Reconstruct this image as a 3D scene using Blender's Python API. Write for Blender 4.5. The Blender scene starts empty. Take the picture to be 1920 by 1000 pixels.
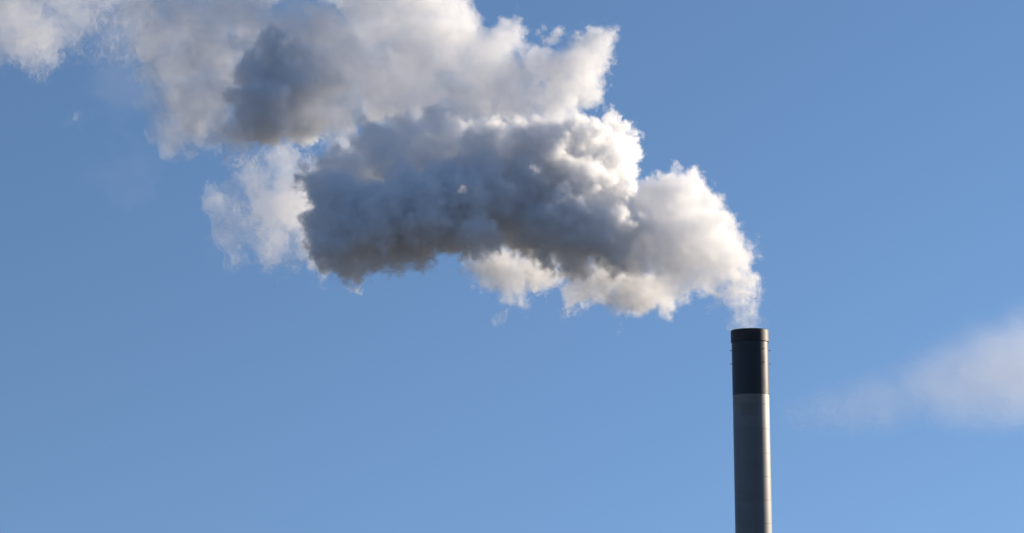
import bpy, bmesh, math, random
import numpy as np
from mathutils import Vector

sc = bpy.context.scene
R = math.radians
rng = np.random.default_rng(7)
random.seed(7)

# ---------------------------------------------------------------- camera
LENS, PITCH, EYE = 70.0, 9.8, 1.7
cam = bpy.data.cameras.new('camera')
cam_ob = bpy.data.objects.new('camera', cam)
sc.collection.objects.link(cam_ob)
sc.camera = cam_ob
cam_ob.location = (0, 0, EYE)
cam_ob.rotation_euler = (R(90 + PITCH), 0, 0)
cam.lens = LENS
cam.sensor_width = 36.0
cam.clip_start = 0.5
cam.clip_end = 60000

# ---------------------------------------------------------------- sky and sun
SUN_AZ, SUN_EL = 26.0, 17.0          # degrees behind the picture plane on the right, and above the horizon
sun_dir = Vector((math.cos(R(SUN_AZ)) * math.cos(R(SUN_EL)),
                  math.sin(R(SUN_AZ)) * math.cos(R(SUN_EL)),
                  math.sin(R(SUN_EL))))
world = bpy.data.worlds.new('World')
sc.world = world
world.use_nodes = True
wn = world.node_tree
bg = wn.nodes['Background']
sky = wn.nodes.new('ShaderNodeTexSky')
sky.sky_type = 'NISHITA'
sky.sun_disc = False
sky.sun_elevation = R(SUN_EL)
sky.sun_rotation = math.atan2(sun_dir.x, sun_dir.y)
sky.altitude = 1500
sky.air_density = 1.0
sky.dust_density = 0.0
sky.ozone_density = 2.4
bg.inputs['Strength'].default_value = 0.106
# the air was very clear that day: the sky is read somewhat above the true elevation, so that the milky band stays below the horizon
geo = wn.nodes.new('ShaderNodeTexCoord')
lift = wn.nodes.new('ShaderNodeVectorMath')
lift.operation = 'MULTIPLY_ADD'
lift.inputs[1].default_value = (1, 1, 0.68)
lift.inputs[2].default_value = (0, 0, 0.30)
wn.links.new(geo.outputs['Generated'], lift.inputs[0])
wn.links.new(lift.outputs[0], sky.inputs['Vector'])
hsv = wn.nodes.new('ShaderNodeHueSaturation')
hsv.inputs['Saturation'].default_value = 1.03
hsv.inputs['Hue'].default_value = 0.5
wn.links.new(sky.outputs[0], hsv.inputs['Color'])
wn.links.new(hsv.outputs[0], bg.inputs['Color'])

sun = bpy.data.lights.new('sun', 'SUN')
sun.energy = 5.0
sun.angle = R(0.5)
sun.color = (1.0, 0.85, 0.66)
sun_ob = bpy.data.objects.new('sun', sun)
sc.collection.objects.link(sun_ob)
sun_ob.location = sun_dir * 400
sun_ob.rotation_euler = sun_dir.to_track_quat('Z', 'Y').to_euler()

sc.view_settings.view_transform = 'Standard'
sc.view_settings.look = 'None'
sc.view_settings.exposure = 0.65
sc.view_settings.gamma = 1.0
cy = sc.cycles
cy.use_denoising = True
cy.denoising_input_passes = 'RGB'
cy.max_bounces = 32
cy.volume_bounces = 28
cy.diffuse_bounces = 3
cy.glossy_bounces = 3
cy.transparent_max_bounces = 160
cy.volume_step_rate = 1.5
cy.volume_max_steps = 1024
cy.sample_clamp_indirect = 10.0

# ---------------------------------------------------------------- helpers
FPX = 1920 * LENS / 36.0
DIST = 213.0


def at(px, py, depth):
    """World point at distance `depth` (metres along the ground) under a photograph pixel."""
    a, b = (px - 960) / FPX, (500 - py) / FPX
    c, s = math.cos(R(PITCH)), math.sin(R(PITCH))
    x, y, z = a, c - b * s, s + b * c
    t = depth / y
    return np.array((x * t, depth, EYE + z * t))


def tag(o, label=None, cat=None, kind=None, group=None):
    for k, v in (('label', label), ('category', cat), ('kind', kind), ('group', group)):
        if v:
            o[k] = v
    return o


def empty(name, loc):
    o = bpy.data.objects.new(name, None)
    sc.collection.objects.link(o)
    o.location = loc
    return o


def link(name, bm, mat, parent=None, smooth=False):
    me = bpy.data.meshes.new(name)
    bm.normal_update()
    bm.to_mesh(me)
    bm.free()
    if mat:
        me.materials.append(mat)
    if smooth:
        for p in me.polygons:
            p.use_smooth = True
        me.set_sharp_from_angle(angle=R(25))
    o = bpy.data.objects.new(name, me)
    sc.collection.objects.link(o)
    if parent:
        o.parent = parent
    return o


def lathe(bm, prof, n=96, closed=True):
    """Turn the profile [(radius, z)...] about Z."""
    rings = []
    for r, z in prof:
        rings.append([bm.verts.new((r * math.cos(2 * math.pi * k / n), r * math.sin(2 * math.pi * k / n), z)) for k in range(n)])
    m = len(rings)
    for i in range(m if closed else m - 1):
        a, b = rings[i], rings[(i + 1) % m]
        for k in range(n):
            bm.faces.new((a[k], a[(k + 1) % n], b[(k + 1) % n], b[k]))
    bmesh.ops.recalc_face_normals(bm, faces=bm.faces)


def material(name):
    m = bpy.data.materials.new(name)
    m.use_nodes = True
    nt = m.node_tree
    nt.nodes.clear()
    out = nt.nodes.new('ShaderNodeOutputMaterial')
    return m, nt, out


def ramp(nt, fac, stops):
    r = nt.nodes.new('ShaderNodeValToRGB')
    e = r.color_ramp.elements
    while len(e) < len(stops):
        e.new(0.5)
    for q, (p, c) in zip(e, stops):
        q.position = p
        q.color = (*c, 1) if len(c) == 3 else c
    nt.links.new(fac, r.inputs[0])
    return r.outputs[0]


def noise(nt, vec, scale, detail=4, rough=0.5, dist=0.0):
    n = nt.nodes.new('ShaderNodeTexNoise')
    n.inputs['Scale'].default_value = scale
    n.inputs['Detail'].default_value = detail
    n.inputs['Roughness'].default_value = rough
    n.inputs['Distortion'].default_value = dist
    if vec is not None:
        nt.links.new(vec, n.inputs['Vector'])
    return n.outputs['Fac']


def mapping(nt, scale=(1, 1, 1), loc=(0, 0, 0)):
    tc = nt.nodes.new('ShaderNodeTexCoord')
    mp = nt.nodes.new('ShaderNodeMapping')
    mp.inputs['Scale'].default_value = scale
    mp.inputs['Location'].default_value = loc
    nt.links.new(tc.outputs['Object'], mp.inputs['Vector'])
    return mp.outputs[0]


def mathn(nt, op, a, b=0.0, c=None, clamp=False):
    n = nt.nodes.new('ShaderNodeMath')
    n.operation = op
    n.use_clamp = clamp
    for i, v in enumerate((a, b, c)):
        if v is None:
            continue
        if isinstance(v, (int, float)):
            n.inputs[i].default_value = v
        else:
            nt.links.new(v, n.inputs[i])
    return n.outputs[0]


def mixc(nt, fac, a, b, mode='MIX'):
    n = nt.nodes.new('ShaderNodeMix')
    n.data_type = 'RGBA'
    n.blend_type = mode
    for s, v in ((0, fac), (6, a), (7, b)):
        if isinstance(v, (int, float)):
            n.inputs[s].default_value = v
        elif isinstance(v, tuple):
            n.inputs[s].default_value = (*v, 1)
        else:
            nt.links.new(v, n.inputs[s])
    return n.outputs[2]


# ---------------------------------------------------------------- ground
gm, nt, out = material('dry winter ground')
p = nt.nodes.new('ShaderNodeBsdfPrincipled')
nt.links.new(p.outputs[0], out.inputs[0])
v = mapping(nt)
c1 = ramp(nt, noise(nt, v, 0.02, 8, 0.6), [(0.35, (0.05, 0.046, 0.034)), (0.65, (0.085, 0.075, 0.055))])
c2 = ramp(nt, noise(nt, v, 1.5, 6, 0.65), [(0.3, (0.75, 0.75, 0.75)), (0.7, (1.1, 1.1, 1.1))])
nt.links.new(mixc(nt, 1.0, c1, c2, 'MULTIPLY'), p.inputs['Base Color'])
p.inputs['Roughness'].default_value = 0.95
bm = bmesh.new()
rad = [0, 60, 200, 600, 2000, 6000, 20000]
prev = [bm.verts.new((0, 0, 0))]
N = 64
for r in rad[1:]:
    ring = [bm.verts.new((r * math.cos(2 * math.pi * k / N), r * math.sin(2 * math.pi * k / N), 0)) for k in range(N)]
    for k in range(N):
        if len(prev) == 1:
            bm.faces.new((prev[0], ring[k], ring[(k + 1) % N]))
        else:
            bm.faces.new((prev[k], ring[k], ring[(k + 1) % N], prev[(k + 1) % N]))
    prev = ring
tag(link('ground', bm, gm), kind='structure')

# ---------------------------------------------------------------- chimney
top = at(1405.5, 620, DIST)
CX, CY, TOPZ = float(top[0]), DIST, float(top[2])
MPP = DIST / FPX / 1.0                  # metres per photograph pixel at the chimney
RAD = 34.2 * MPP
zpx = lambda py: float(at(1406, py, DIST - RAD)[2])
Z_CAP, Z_BAND = zpx(638), zpx(738)
STAIN = ((1402 - 1409) * MPP, 20 * MPP, zpx(768), 14 * MPP)

# grey metal of the shaft
shaft_m, nt, out = material('weathered grey steel')
p = nt.nodes.new('ShaderNodeBsdfPrincipled')
nt.links.new(p.outputs[0], out.inputs[0])
tc = nt.nodes.new('ShaderNodeTexCoord')
sep = nt.nodes.new('ShaderNodeSeparateXYZ')
nt.links.new(tc.outputs['Object'], sep.inputs[0])
streak = noise(nt, mapping(nt, (1.6, 1.6, 0.06)), 1.4, 6, 0.6)
blot = noise(nt, mapping(nt), 0.5, 6, 0.6)
base = ramp(nt, streak, [(0.3, (0.098, 0.100, 0.104)), (0.7, (0.142, 0.141, 0.139))])
base = mixc(nt, mathn(nt, 'MULTIPLY', ramp(nt, blot, [(0.45, (0, 0, 0)), (0.75, (1, 1, 1))]), 0.35), base, (0.095, 0.088, 0.078))
# sections rolled from different plates differ a little in tone
plates = noise(nt, mapping(nt, (0.02, 0.02, 0.38)), 1.0, 1, 0.4)
base = mixc(nt, 1.0, base, ramp(nt, plates, [(0.35, (0.80, 0.80, 0.81)), (0.65, (1.12, 1.11, 1.10))]), 'MULTIPLY')
# warm soot staining just under the black band
near = mathn(nt, 'MULTIPLY_ADD', sep.outputs['Z'], 1 / 2.6, -(Z_BAND - 2.6) / 2.6, clamp=True)
near = mathn(nt, 'MULTIPLY', near, mathn(nt, 'MULTIPLY_ADD', streak, 1.2, 0.0, clamp=True))
base = mixc(nt, mathn(nt, 'MULTIPLY', near, 0.75), base, (0.20, 0.135, 0.07))
# brown soot stain with blurred edges on the side that faces the road
fx = mathn(nt, 'SUBTRACT', 1.0, mathn(nt, 'ABSOLUTE', mathn(nt, 'DIVIDE', mathn(nt, 'SUBTRACT', sep.outputs['X'], STAIN[0]), STAIN[1])))
fz = mathn(nt, 'SUBTRACT', 1.0, mathn(nt, 'ABSOLUTE', mathn(nt, 'DIVIDE', mathn(nt, 'SUBTRACT', sep.outputs['Z'], STAIN[2]), STAIN[3])))
st = mathn(nt, 'ADD', mathn(nt, 'MINIMUM', fx, fz), mathn(nt, 'MULTIPLY_ADD', blot, 0.5, -0.25))
st = mathn(nt, 'MULTIPLY', st, 3.0, clamp=True)
st = mathn(nt, 'MULTIPLY', st, mathn(nt, 'LESS_THAN', sep.outputs['Y'], 0.0))
base = mixc(nt, mathn(nt, 'MULTIPLY', st, 0.4), base, (0.062, 0.050, 0.034))
nt.links.new(base, p.inputs['Base Color'])
p.inputs['Specular IOR Level'].default_value = 1.0
p.inputs['Metallic'].default_value = 0.4
p.inputs['Coat Weight'].default_value = 0.6
p.inputs['Coat Roughness'].default_value = 0.4
nt.links.new(mathn(nt, 'MULTIPLY_ADD', streak, 0.2, 0.40), p.inputs['Roughness'])
bmp = nt.nodes.new('ShaderNodeBump')
bmp.inputs['Strength'].default_value = 0.25
bmp.inputs['Distance'].default_value = 0.012
nt.links.new(noise(nt, mapping(nt, (1, 1, 0.4)), 1.1, 5, 0.55), bmp.inputs['Height'])
nt.links.new(bmp.outputs[0], p.inputs['Normal'])

# black gloss paint of the band
band_m, nt, out = material('black gloss paint')
p = nt.nodes.new('ShaderNodeBsdfPrincipled')
nt.links.new(p.outputs[0], out.inputs[0])
n1 = noise(nt, mapping(nt, (1, 1, 0.35)), 1.3, 6, 0.6)
nt.links.new(ramp(nt, n1, [(0.3, (0.003, 0.003, 0.004)), (0.7, (0.006, 0.006, 0.008))]), p.inputs['Base Color'])
nt.links.new(mathn(nt, 'MULTIPLY_ADD', n1, 0.24, 0.27), p.inputs['Roughness'])
p.inputs['Specular IOR Level'].default_value = 0.6
bmp = nt.nodes.new('ShaderNodeBump')
bmp.inputs['Strength'].default_value = 0.3
bmp.inputs['Distance'].default_value = 0.012
nt.links.new(noise(nt, mapping(nt, (1, 1, 0.8)), 1.6, 6, 0.6), bmp.inputs['Height'])
nt.links.new(bmp.outputs[0], p.inputs['Normal'])

cap_m, nt, out = material('sooty black iron')
p = nt.nodes.new('ShaderNodeBsdfPrincipled')
nt.links.new(p.outputs[0], out.inputs[0])
nt.links.new(ramp(nt, noise(nt, mapping(nt), 2.0, 5, 0.6), [(0.3, (0.005, 0.005, 0.007)), (0.7, (0.016, 0.014, 0.013))]), p.inputs['Base Color'])
p.inputs['Roughness'].default_value = 0.5

chimney = tag(empty('chimney', (CX, CY, 0)), 'tall grey steel chimney with a black painted top, white smoke rising from it', 'chimney')
bm = bmesh.new()
prof = [(RAD, 0.0)]
seams = sorted(zpx(y) for y in (757, 803, 849, 893, 937, 981)) 
z = 2.6
while z < seams[0] - 1.5:
    seams.append(z)
    z += 2.6
seams.sort()
for s in seams:                                      # each welded joint is a shallow lip
    prof += [(RAD, s - 0.025), (RAD + 0.014, s - 0.016), (RAD + 0.014, s + 0.016), (RAD, s + 0.025)]
prof += [(RAD, Z_BAND), (RAD - 0.12, Z_BAND), (RAD - 0.12, 0.0)]
lathe(bm, prof, 128)
link('shaft', bm, shaft_m, chimney, True)
# black painted top section
bm = bmesh.new()
lathe(bm, [(RAD + 0.012, Z_BAND + 0.003), (RAD + 0.012, Z_CAP - 0.003), (RAD - 0.15, Z_CAP - 0.003), (RAD - 0.15, Z_BAND + 0.003)], 128)
link('black_band', bm, band_m, chimney, True)
# cap ring
bm = bmesh.new()
lathe(bm, [(RAD + 0.07, Z_CAP), (RAD + 0.085, Z_CAP + 0.03), (RAD + 0.085, TOPZ - 0.05), (RAD + 0.05, TOPZ), (RAD - 0.25, TOPZ), (RAD - 0.25, Z_CAP)], 128)
link('cap_ring', bm, cap_m, chimney, True)
# short pegs round the black band, two levels
for py in (653.5, 678.5):
    zz = zpx(py)
    for deg in (-90, 37, 90, 180):
        a = R(deg - 90)
        bm = bmesh.new()
        bmesh.ops.create_cone(bm, cap_ends=True, segments=12, radius1=0.035, radius2=0.03, depth=0.34)
        M = Vector((math.cos(a), math.sin(a), 0)).to_track_quat('Z', 'Y').to_matrix().to_4x4()
        bmesh.ops.transform(bm, matrix=M, verts=bm.verts)
        o = link('peg', bm, cap_m, chimney)
        o.location = ((RAD + 0.10) * math.cos(a), (RAD + 0.10) * math.sin(a), zz)

# ---------------------------------------------------------------- volumes from density grids
def fbm(n, slope, lo, seed, aniso=(1, 1, 1)):
    """Isotropic turbulence on a grid of n cells: a random field with spectrum k^-slope, flat below lo cycles per box cell."""
    g = np.random.default_rng(seed)
    f = np.fft.rfftn(g.standard_normal(n).astype(np.float32))
    kx = np.fft.fftfreq(n[0])[:, None, None] * aniso[0]
    ky = np.fft.fftfreq(n[1])[None, :, None] * aniso[1]
    kz = np.fft.rfftfreq(n[2])[None, None, :] * aniso[2]
    k = np.sqrt(kx * kx + ky * ky + kz * kz)
    f *= (k * k + lo * lo) ** (-slope / 2)
    f[0, 0, 0] = 0
    r = np.fft.irfftn(f, s=n, axes=(0, 1, 2)).astype(np.float32)
    r /= r.std()
    return r


def volume_object(name, grid, mn, h, mat, parent=None):
    """A mesh whose points carry the density grid; its modifier turns them into a volume."""
    n = grid.shape
    me = bpy.data.meshes.new(name)
    me.vertices.add(grid.size)
    a = me.attributes.new('dens', 'FLOAT', 'POINT')
    a.data.foreach_set('value', np.ascontiguousarray(grid, dtype=np.float32).ravel())
    me.materials.append(mat)
    ob = bpy.data.objects.new(name, me)
    sc.collection.objects.link(ob)
    if parent:
        ob.parent = parent
        ob.matrix_parent_inverse = parent.matrix_basis.inverted()
    ng = bpy.data.node_groups.new(name, 'GeometryNodeTree')
    for d in ('INPUT', 'OUTPUT'):
        ng.interface.new_socket('Geometry', in_out=d, socket_type='NodeSocketGeometry')
    N, L = ng.nodes.new, ng.links.new
    gi, go = N('NodeGroupInput'), N('NodeGroupOutput')
    vc = N('GeometryNodeVolumeCube')
    vc.inputs['Min'].default_value = mn
    vc.inputs['Max'].default_value = np.array(mn) + h * (np.array(n) - 1)
    for k, ax in enumerate('XYZ'):
        vc.inputs['Resolution ' + ax].default_value = n[k]
    pos = N('GeometryNodeInputPosition')
    s = N('ShaderNodeVectorMath'); s.operation = 'SUBTRACT'; s.inputs[1].default_value = mn
    L(pos.outputs[0], s.inputs[0])
    m = N('ShaderNodeVectorMath'); m.operation = 'SCALE'; m.inputs['Scale'].default_value = 1 / h
    L(s.outputs[0], m.inputs[0])
    sx = N('ShaderNodeSeparateXYZ'); L(m.outputs[0], sx.inputs[0])

    def rnd(sock):
        f = N('FunctionNodeFloatToInt'); f.rounding_mode = 'ROUND'; L(sock, f.inputs[0]); return f.outputs[0]

    def im(op, a, b):
        f = N('FunctionNodeIntegerMath'); f.operation = op
        for i, q in enumerate((a, b)):
            if isinstance(q, int):
                f.inputs[i].default_value = q
            else:
                L(q, f.inputs[i])
        return f.outputs[0]
    idx = im('ADD', im('MULTIPLY', im('ADD', im('MULTIPLY', rnd(sx.outputs[0]), n[1]), rnd(sx.outputs[1])), n[2]), rnd(sx.outputs[2]))
    si = N('GeometryNodeSampleIndex'); si.data_type = 'FLOAT'; si.domain = 'POINT'
    na = N('GeometryNodeInputNamedAttribute'); na.data_type = 'FLOAT'; na.inputs[0].default_value = 'dens'
    L(gi.outputs[0], si.inputs['Geometry']); L(idx, si.inputs['Index']); L(na.outputs[0], si.inputs['Value'])
    L(si.outputs[0], vc.inputs['Density'])
    sm = N('GeometryNodeSetMaterial'); sm.inputs['Material'].default_value = mat
    L(vc.outputs[0], sm.inputs[0]); L(sm.outputs[0], go.inputs[0])
    md = ob.modifiers.new('density grid to volume', 'NODES')
    md.node_group = ng
    return ob


def vol_material(name, density, color, g):
    m, nt, out = material(name)
    v = nt.nodes.new('ShaderNodeVolumePrincipled')
    v.inputs['Density'].default_value = density
    v.inputs['Color'].default_value = (*color, 1)
    v.inputs['Anisotropy'].default_value = g
    nt.links.new(v.outputs[0], out.inputs['Volume'])
    return m


# ---------------------------------------------------------------- smoke plume
# lumps of the plume, part by part: photo x, photo y, radius in photo pixels, metres behind the chimney (minus = nearer), thickness 0..1, edge softness in metres
LUMPS = {
    # column just over the chimney and the first bright puffs
    'mouth_wisp': [
        (1382, 598, 20, 0, .022, .5), (1374, 572, 18, 0, .03, .5),
        (1405, 618, 30, 0, 0.027, 0.5), (1401, 596, 30, 0, 0.055, 0.5), (1391, 572, 31, 0, 0.089, 0.6), (1378, 545, 34, 0, 0.151, 0.6), (1360, 520, 42, 0, 0.247, 0.7), (1376, 520, 20, 0, 0.092, 0.6), (1345, 535, 22, 0, 0.124, 0.6)],
    'near_billow': [
        (1358, 500, 36, 0, 0.19, 0.45), (1380, 480, 20, 0, 0.16, 0.45),
        (1350, 475, 58, 1, 0.27, 0.29), (1362, 440, 36, 1, 0.28, 0.29), (1385, 450, 20, 0, 0.27, 0.29), (1300, 450, 80, 0, 0.31, 0.29), (1262, 385, 68, 1, 0.4, 0.22),
        (1272, 350, 36, 1, 0.44, 0.22), (1308, 390, 42, 1, 0.4, 0.22), (1240, 450, 80, -1, 0.33, 0.29), (1205, 400, 45, 1, 0.44, 0.22), (1325, 515, 42, 1, 0.28, 0.29),
        (1300, 335, 22, 1, 0.44, 0.22), (1235, 350, 30, 1, 0.44, 0.22), (1318, 365, 20, 1, 0.44, 0.22), (1250, 430, 40, -3, 0.33, 0.22), (1190, 480, 40, -3, 0.44, 0.22), (1225, 495, 30, -3, 0.33, 0.22),
        (1285, 525, 36, 1, 0.27, 0.29), (1245, 530, 40, 1, 0.23, 0.29)],
    # pale fringe hanging under the near part
    'hanging_wisp': [
        (1240, 552, 28, 3, 0.351, 0.6), (1247, 582, 12, 3, 0.27, 0.6), (1190, 535, 48, 3, 0.405, 0.6), (1165, 574, 20, 3, 0.338, 0.6), (1166, 594, 8, 3, 0.27, 0.6), (1140, 560, 22, 3, 0.27, 0.6),
        (1085, 535, 34, 4, 0.324, 0.6), (1072, 568, 16, 4, 0.27, 0.6), (1066, 586, 7, 4, 0.27, 0.6), (960, 510, 46, 6, 0.378, 0.72), (955, 555, 22, 6, 0.27, 0.84), (940, 590, 9, 6, 0.108, 0.84),
        (975, 570, 12, 6, 0.162, 0.72), (905, 495, 30, 6, 0.338, 0.72), (1010, 510, 40, 5, 0.405, 0.72), (1130, 520, 40, 4, 0.473, 0.6), (935, 600, 6, 6, 0.068, 0.72)],
    # dark front body
    'front_billow': [
        (655, 508, 34, -8, 1.1, .5), (690, 490, 36, -8, 1.1, .6), (640, 475, 48, -8, 1.1, .6), (730, 470, 44, -8, 1.1, .6),
        (1135, 300, 58, 5, 1.1, .45), (1155, 350, 42, 5, 1.1, .45), (1060, 300, 60, 3, 1.1, .8),  # deeper lumps added towards the right to keep the sun off the body
        # big rolls that stand out towards the road
        (840, 350, 62, -6, 1.4, 1.14), (800, 420, 56, -10, 1.4, 1.14), (700, 425, 60, -11, 1.4, 1.14), (960, 330, 58, -3, 1.4, 1.14), (1010, 420, 52, -5, 1.4, 1.14), (900, 440, 52, -9, 1.4, 1.14), (620, 440, 44, -10, 1.4, 1.14), (1085, 455, 44, -5, 1.4, 0.95),
        (1140, 445, 70, -4, 1.26, 0.99), (1175, 425, 52, -3, 1.26, 0.95), (1050, 430, 78, -4, 1.4, 0.99), (960, 400, 86, -3, 1.4, 1.23), (870, 395, 92, -6, 1.4, 1.23),
        (780, 405, 90, -7, 1.4, 1.23), (695, 415, 84, -8, 1.4, 1.23), (645, 440, 68, -8, 1.4, 0.99), (655, 500, 32, -8, 1.26, 1.48), (622, 370, 62, -8, 1.4, 0.99),
        (590, 335, 34, -8, 1.4, 0.5), (566, 330, 14, -8, 1.4, 0.5), (566, 352, 12, -8, 1.4, 0.5), (600, 420, 36, -8, 1.4, 0.5), (606, 470, 26, -8, 1.4, 0.5), (582, 445, 8, -8, 1.12, 0.5),
        (1040, 505, 15, -4, 1.4, 0.95), (1029, 518, 8, -4, 1.4, 0.95), (1060, 500, 18, -4, 1.4, 0.95), (1095, 490, 30, -3, 1.4, 0.95), (1145, 480, 32, -5, 1.26, 0.95), (1145, 440, 34, -5, 1.26, 0.95), (1000, 420, 40, -5, 1.4, 0.99),
        (700, 290, 60, -3, 0.98, 1.48), (645, 310, 48, -4, 0.98, 1.48), (760, 262, 50, -2, 0.84, 1.48), (822, 240, 42, -1, 0.84, 1.23), (830, 300, 80, -2, 1.12, 1.23), (735, 240, 26, -2, 0.84, 1.23), (812, 208, 20, 0, 0.84, 1.23),
        (920, 285, 72, -4, 1.12, 1.23), (1000, 290, 72, -4, 1.12, 0.99), (990, 260, 40, -4, 1.12, 0.99), (1040, 250, 30, -4, 1.12, 0.95), (1095, 262, 46, -2, 1.12, 0.95), (1080, 245, 34, -4, 1.12, 0.95), (1122, 290, 55, 1, 1.12, 0.45),
        (1148, 240, 34, 1, 1.12, 0.45), (1178, 275, 24, 2, 1.12, 0.45), (1185, 255, 12, 2, 1.12, 0.45), (1170, 310, 28, 2, 1.12, 0.45), (1150, 340, 46, 2, 1.12, 0.45), (1085, 350, 72, -2, 1.12, 0.99), (990, 350, 80, -1, 1.4, 0.99),
        (745, 308, 48, -5, 1.12, 1.23), (820, 330, 46, -4, 1.4, 0.99), (880, 310, 44, -4, 1.4, 0.99), (730, 380, 40, -11, 1.4, 0.99), (910, 350, 50, -6, 1.4, 0.99)],
    # pale upper body
    'upper_billow': [
        (1114, 82, 32, 6, 0.31, 0.4), (1128, 66, 18, 6, 0.27, 0.4), (1128, 115, 24, 6, 0.31, 0.4), (1085, 120, 55, 6, 0.27, 0.4), (1046, 58, 14, 6, 0.27, 0.4), (1026, 66, 20, 6, 0.27, 0.4), (1050, 150, 62, 6, 0.27, 0.4), (1015, 130, 52, 6, 0.27, 0.4),
        (1100, 165, 36, 6, 0.27, 0.4), (958, 62, 32, 6, 0.27, 0.4), (965, 40, 14, 6, 0.27, 0.4), (930, 85, 50, 6, 0.22, 0.5), (900, 130, 78, 6, 0.21, 0.5), (950, 180, 70, 4, 0.22, 0.5), (1040, 205, 45, 4, 0.27, 0.4), (825, 60, 80, 7, 0.21, 0.5), (835, 5, 55, 7, 0.21, 0.6),
        (760, 110, 92, 6, 0.18, 0.7), (700, 30, 80, 7, 0.16, 0.8), (660, 130, 85, 5, 0.18, 0.8), (625, 200, 70, 4, 0.18, 0.8), (780, -60, 100, 8, 0.18, 0.9), (650, -70, 95, 8, 0.16, 1.1), (520, -60, 80, 8, 0.12, 1.4),
        (720, 190, 70, 4, 0.18, 0.7), (800, 180, 70, 4, 0.18, 0.7), (870, 200, 55, 3, 0.21, 0.6), (605, 50, 55, 5, 0.16, 1), (640, 260, 40, 4, 0.16, 0.8), (560, 20, 50, 6, 0.09, 1.4), (560, 100, 60, 5, 0.16, 1)],
    # darker lump on the left of the upper body
    'dark_billow': [
        (560, 225, 50, 4, 1.29, 1.04), (500, 200, 66, -1, 1.43, 0.55), (480, 150, 46, -1, 1.43, 0.45), (535, 100, 50, 0, 1.43, 0.45), (530, 50, 18, 0, 1.43, 0.36), (565, 75, 38, 3, 1.14, 1.04),
        (448, 185, 24, -1, 1.43, 0.45), (490, 240, 32, -1, 1.29, 0.64), (600, 140, 60, 4, 0.86, 1.3), (610, 60, 40, 5, 0.72, 1.3), (540, 150, 60, 0, 1.29, 0.64), (445, 150, 14, -1, 1.43, 0.45)],
    # thinner part to the left
    'left_wisp': [
        (385, 190, 80, 1, 0.226, 2.53), (330, 235, 46, 1, 0.133, 2.53), (330, 120, 64, 2, 0.146, 2.76), (410, 95, 76, 2, 0.239, 2.53), (300, 60, 55, 3, 0.133, 2.76), (285, 20, 60, 3, 0.12, 2.76),
        (360, 20, 70, 3, 0.16, 2.53), (440, 40, 66, 2, 0.213, 2.53), (335, 264, 26, 1, 0.133, 2.07), (440, 245, 48, 0, 0.293, 1.84), (400, -70, 90, 4, 0.186, 2.99), (490, 30, 50, 2, 0.186, 2.53), (290, 190, 30, 1, 0.093, 2.3),
        (230, 150, 80, 5, 0.008, 3.45), (240, 330, 60, 6, 0.006, 3.45), (200, 90, 60, 5, 0.008, 3.45)],
    # pale tufts behind the dark body
    'back_wisp': [
        (560, 390, 66, 9, 0.135, 1.76), (600, 450, 52, 9, 0.176, 1.44), (500, 395, 60, 9, 0.108, 1.76), (525, 455, 50, 9, 0.115, 1.6), (485, 335, 46, 9, 0.075, 1.76), (440, 440, 44, 9, 0.068, 1.6),
        (398, 372, 28, 9, 0.094, 1.12), (430, 385, 40, 9, 0.075, 1.44), (540, 310, 44, 9, 0.094, 1.44), (600, 495, 30, 9, 0.149, 1.12), (455, 485, 26, 9, 0.054, 1.44), (575, 335, 48, 9, 0.135, 1.28), (425, 500, 14, 9, 0.034, 1.12), (470, 420, 50, 9, 0.081, 1.6)],
    # far left
    'far_wisp': [
        (180, 20, 70, 6, .05, 3), (210, 80, 50, 6, .02, 3), (250, 50, 60, 6, .045, 3),
        (60, 45, 74, 8, .10, 3.0), (130, 25, 66, 8, .07, 3.2), (25, 65, 50, 8, .07, 2.8), (72, 108, 36, 8, .06, 2.2), (68, 142, 17, 8, .04, 1.6), (0, 15, 85, 8, .09, 3),
        (-90, -20, 95, 8, .09, 3), (190, 60, 60, 8, .015, 3), (230, 10, 60, 8, .03, 3), (100, -60, 100, 8, .09, 3), (230, -60, 90, 8, .07, 3), (140, 226, 16, 8, .015, 1.4)],
}
H = 0.16
DENS = 1.6
PARTS = list(LUMPS)
pts = [(at(x, y, DIST + dz), r * (DIST + dz) / FPX, d, q, PARTS.index(k)) for k, v in LUMPS.items() for x, y, r, dz, d, q in v]
lo = np.min([c - r for c, r, d, _s, _k in pts], axis=0) - 2.0
hi = np.max([c + r for c, r, d, _s, _k in pts], axis=0) + 2.0
n = tuple(int(math.ceil(k)) for k in (hi - lo) / H)
n = tuple(k + (k % 2) for k in n)
print('plume grid', n, n[0] * n[1] * n[2] / 1e6, 'M')
dens = np.zeros(n, np.float32)
part = np.zeros(n, np.int8)                           # which part of the plume a cell belongs to
turb = fbm(n, 1.9, H / 7.0, 11)                       # turbulence, eddies up to about seven metres
fine = fbm(n, 1.7, H / 1.6, 12)
AX = [lo[k] + H * np.arange(n[k], dtype=np.float32) for k in range(3)]


def stamp(c, r, d, soft, amp, famp, k):
    m = soft + amp * 2.2 + famp * 2.0
    i0 = [max(0, int((c[k] - r - m - lo[k]) / H)) for k in range(3)]
    i1 = [min(n[k], int((c[k] + r + m - lo[k]) / H) + 2) for k in range(3)]
    if any(a >= b for a, b in zip(i0, i1)):
        return
    sl = tuple(slice(a, b) for a, b in zip(i0, i1))
    x = AX[0][sl[0]][:, None, None] - c[0]
    y = AX[1][sl[1]][None, :, None] - c[1]
    z = AX[2][sl[2]][None, None, :] - c[2]
    q = r - np.sqrt(x * x + y * y + z * z) + amp * turb[sl] + famp * fine[sl]
    np.clip(q / soft, 0, 1, out=q)
    q *= q * d * (3 - 2 * q)
    w = q > dens[sl]
    dens[sl][w] = q[w]
    part[sl][w] = k


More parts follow.
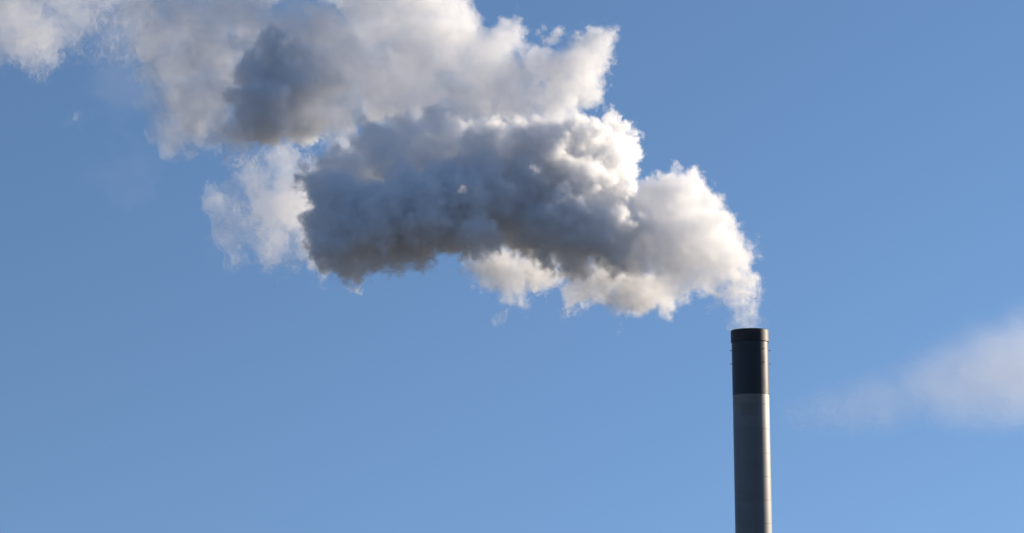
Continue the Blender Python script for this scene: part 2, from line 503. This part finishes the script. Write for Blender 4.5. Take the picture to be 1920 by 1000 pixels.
def dirs(k):
    v = rng.standard_normal((k, 3))
    return v / np.linalg.norm(v, axis=1)[:, None]


cnt = 0
for c, r, d, soft, k in pts:
    wispy = 'wisp' in PARTS[k]
    stamp(c, r * 0.86 + (0.4 * soft if wispy else 0), d, soft, min(0.16 * r, 0.55) * (1.5 if wispy else 1.0), 0.16 if wispy else 0.14, k)
    cnt += 1
    if wispy and PARTS[k] not in ('hanging_wisp', 'mouth_wisp'):
        continue
    big = PARTS[k] == 'front_billow' and soft > 0.6 or PARTS[k] == 'dark_billow' and soft > 0.35
    for v in dirs(int((14 if big else 26) if r > 1.2 else 10)):
        r1 = r * (rng.uniform(0.28, 0.5) if big else rng.uniform(0.20, 0.42))
        c1 = c + v * (r * 0.98 - r1 * 0.75)
        stamp(c1, r1, d, soft * (0.7 if big else 0.8), (0.16 if big else 0.10) * r1, 0.08 if not wispy else 0.2, k)
        cnt += 1
        if not wispy and not big and soft <= 0.5 and r1 > 0.5:
            for v2 in dirs(9):
                if v2 @ v < -0.2:
                    continue
                r2 = r1 * rng.uniform(0.25, 0.45)
                stamp(c1 + v2 * r1 * 0.92, r2, d, soft * 0.6, 0.05, 0.06, k)
                cnt += 1
print('stamps', cnt)


def warp(fields, amp, seeds):
    """Curl the grids: each cell takes its value from a place moved by smooth turbulence of amp metres."""
    ix = []
    for a, sd in enumerate(seeds):
        w = fbm(n, 2.1, H / 4.5, sd) * (amp / H)
        shp = [1, 1, 1]; shp[a] = n[a]
        w += np.arange(n[a], dtype=np.float32).reshape(shp)
        ix.append(np.clip(w, 0, n[a] - 1.001))
    i0 = [np.floor(w).astype(np.int32) for w in ix]
    fr = [w - k for w, k in zip(ix, i0)]
    del ix
    flat0 = (i0[0].astype(np.int64) * n[1] + i0[1]) * n[2] + i0[2]
    del i0
    d = fields[0].ravel()
    res = np.zeros(n, np.float32)
    for a in (0, 1):
        for b in (0, 1):
            for c in (0, 1):
                wgt = (fr[0] if a else 1 - fr[0]) * (fr[1] if b else 1 - fr[1]) * (fr[2] if c else 1 - fr[2])
                res += wgt * d[flat0 + (a * n[1] + b) * n[2] + c]
    return res, fields[1].ravel()[flat0].reshape(n)


dens, part = warp((dens, part), 0.42, (31, 32, 33))
dens *= 1.0 + 0.2 * np.clip(turb, -2, 2)
mouth = part == PARTS.index('mouth_wisp')              # torn threads at the mouth of the chimney
dens[mouth] *= np.clip(0.75 + 0.75 * fine[mouth], 0.05, 3)
hang = (part == PARTS.index('hanging_wisp')) | (part == PARTS.index('back_wisp')) | (part == PARTS.index('far_wisp'))
dens[hang] *= np.clip(1.0 + 0.12 * fine[hang], 0.1, 2)
del mouth, hang
dens[dens < 0.002] = 0

smoke_m = vol_material('white smoke', DENS, (0.984, 0.985, 0.988), 0.3)
plume = tag(empty('smoke_plume', tuple(at(1405, 620, DIST))),
            'billowing white and grey smoke plume drifting left from the chimney top', 'smoke')
volume_object('smoke_body', dens, tuple(lo), H, smoke_m, plume)['kind'] = 'stuff'


def skin_material(name, col, opacity):
    """The faint visible surface of a bank of droplets; nearly all the look comes from the volume inside."""
    m, nt, out = material(name)
    mix = nt.nodes.new('ShaderNodeMixShader')
    tr = nt.nodes.new('ShaderNodeBsdfTransparent')
    df = nt.nodes.new('ShaderNodeBsdfDiffuse')
    df.inputs['Color'].default_value = (*col, 1)
    mix.inputs[0].default_value = opacity
    nt.links.new(tr.outputs[0], mix.inputs[1])
    nt.links.new(df.outputs[0], mix.inputs[2])
    nt.links.new(mix.outputs[0], out.inputs['Surface'])
    return m


def skin(name, grid, mn, h, step, iso, mat, parent):
    """Outer surface of a density grid, as a mesh."""
    import openvdb
    g = grid[::step, ::step, ::step]
    fg = openvdb.FloatGrid()
    fg.copyFromArray(np.ascontiguousarray(g, dtype=np.float32), tolerance=0.0)
    v, t, q = fg.convertToPolygons(isovalue=iso, adaptivity=0.0)
    v = np.asarray(v, np.float64) * h * step + np.array(mn)
    me = bpy.data.meshes.new(name)
    me.from_pydata(v.tolist(), [], [list(map(int, f)) for f in q] + [list(map(int, f)) for f in t])
    me.validate()
    me.materials.append(mat)
    for p in me.polygons:
        p.use_smooth = True
    o = bpy.data.objects.new(name, me)
    sc.collection.objects.link(o)
    o.parent = parent
    o.matrix_parent_inverse = parent.matrix_basis.inverted()
    return o


skin_m = skin_material('smoke skin', (0.95, 0.95, 0.95), 0.04)
PART_LABEL = {
    'mouth_wisp': 'thin torn threads of smoke at the chimney mouth',
    'near_billow': 'creamy sunlit puffs just over the chimney', 'hanging_wisp': 'bright ragged tufts hanging under the plume', 'front_billow': 'dark blue-grey main body of the plume',
    'upper_billow': 'pale grey upper body of the plume', 'dark_billow': 'dark grey lump in the upper body', 'left_wisp': 'thin grey smoke trailing off',
    'back_wisp': 'pale see-through tufts behind the dark body', 'far_wisp': 'thin far end of the plume'}
for k, nm in enumerate(PARTS):
    g = np.where(part == k, dens, 0)
    o = skin(nm.split('_')[1], g, lo, H, 3, 0.012 if 'wisp' in nm else 0.06, skin_m, plume)
    o['label'] = PART_LABEL[nm]
del turb, fine, part, g

# ---------------------------------------------------------------- distant cloud on the right
CD, CH = 1500.0, 3.0
CL = [(1520, 766, 42, 0, .26), (1565, 762, 50, 0, .34), (1610, 756, 56, 0, .44), (1670, 742, 60, 5, .55), (1740, 724, 74, 8, .65), (1820, 706, 94, 10, .85), (1900, 690, 112, 10, 1), (1990, 665, 125, 10, 1), (2080, 655, 120, 10, 1), (2170, 670, 95, 5, .7),
      (1760, 752, 48, 0, .5), (1860, 752, 54, 0, .7)]
cp = [(at(x, y + 10, CD + dz), 1.22 * r * CD / FPX, d) for x, y, r, dz, d in CL]
clo = np.min([c - 1.5 * r for c, r, d in cp], axis=0) - 12
chi = np.max([c + 1.5 * r for c, r, d in cp], axis=0) + 12
cn = tuple(int(math.ceil(k)) + int(math.ceil(k)) % 2 for k in (chi - clo) / CH)
ct = fbm(cn, 1.9, CH / 60.0, 21)
cd = np.zeros(cn, np.float32)
gx, gy, gz = [clo[k] + CH * np.arange(cn[k]) for k in range(3)]
for c, r, d in cp:
    q = np.sqrt(((gx[:, None, None] - c[0]) / 1.15) ** 2 + ((gy[None, :, None] - c[1]) / 1.2) ** 2 + ((gz[None, None, :] - c[2]) / 0.85) ** 2)
    q = np.clip((r * 1.1 - q + 2.5 * ct) / (r * 1.1), 0, 1)
    cd = np.maximum(cd, d * q * q * (3 - 2 * q))
cd *= 1 + 0.15 * np.clip(ct, -2, 2)
cd[cd < 0.004] = 0
cloud = tag(empty('cloud', tuple(at(1900, 690, CD))), 'small soft pale cloud low in the blue sky right of the chimney', 'cloud')
volume_object('cloud_body', cd, tuple(clo), CH, vol_material('thin cloud', 0.0095, (0.99, 0.99, 0.99), 0.3), cloud)['kind'] = 'stuff'
skin('cloud_edge', cd, clo, CH, 1, 0.12, skin_material('cloud skin', (0.9, 0.9, 0.9), 0.01), cloud)
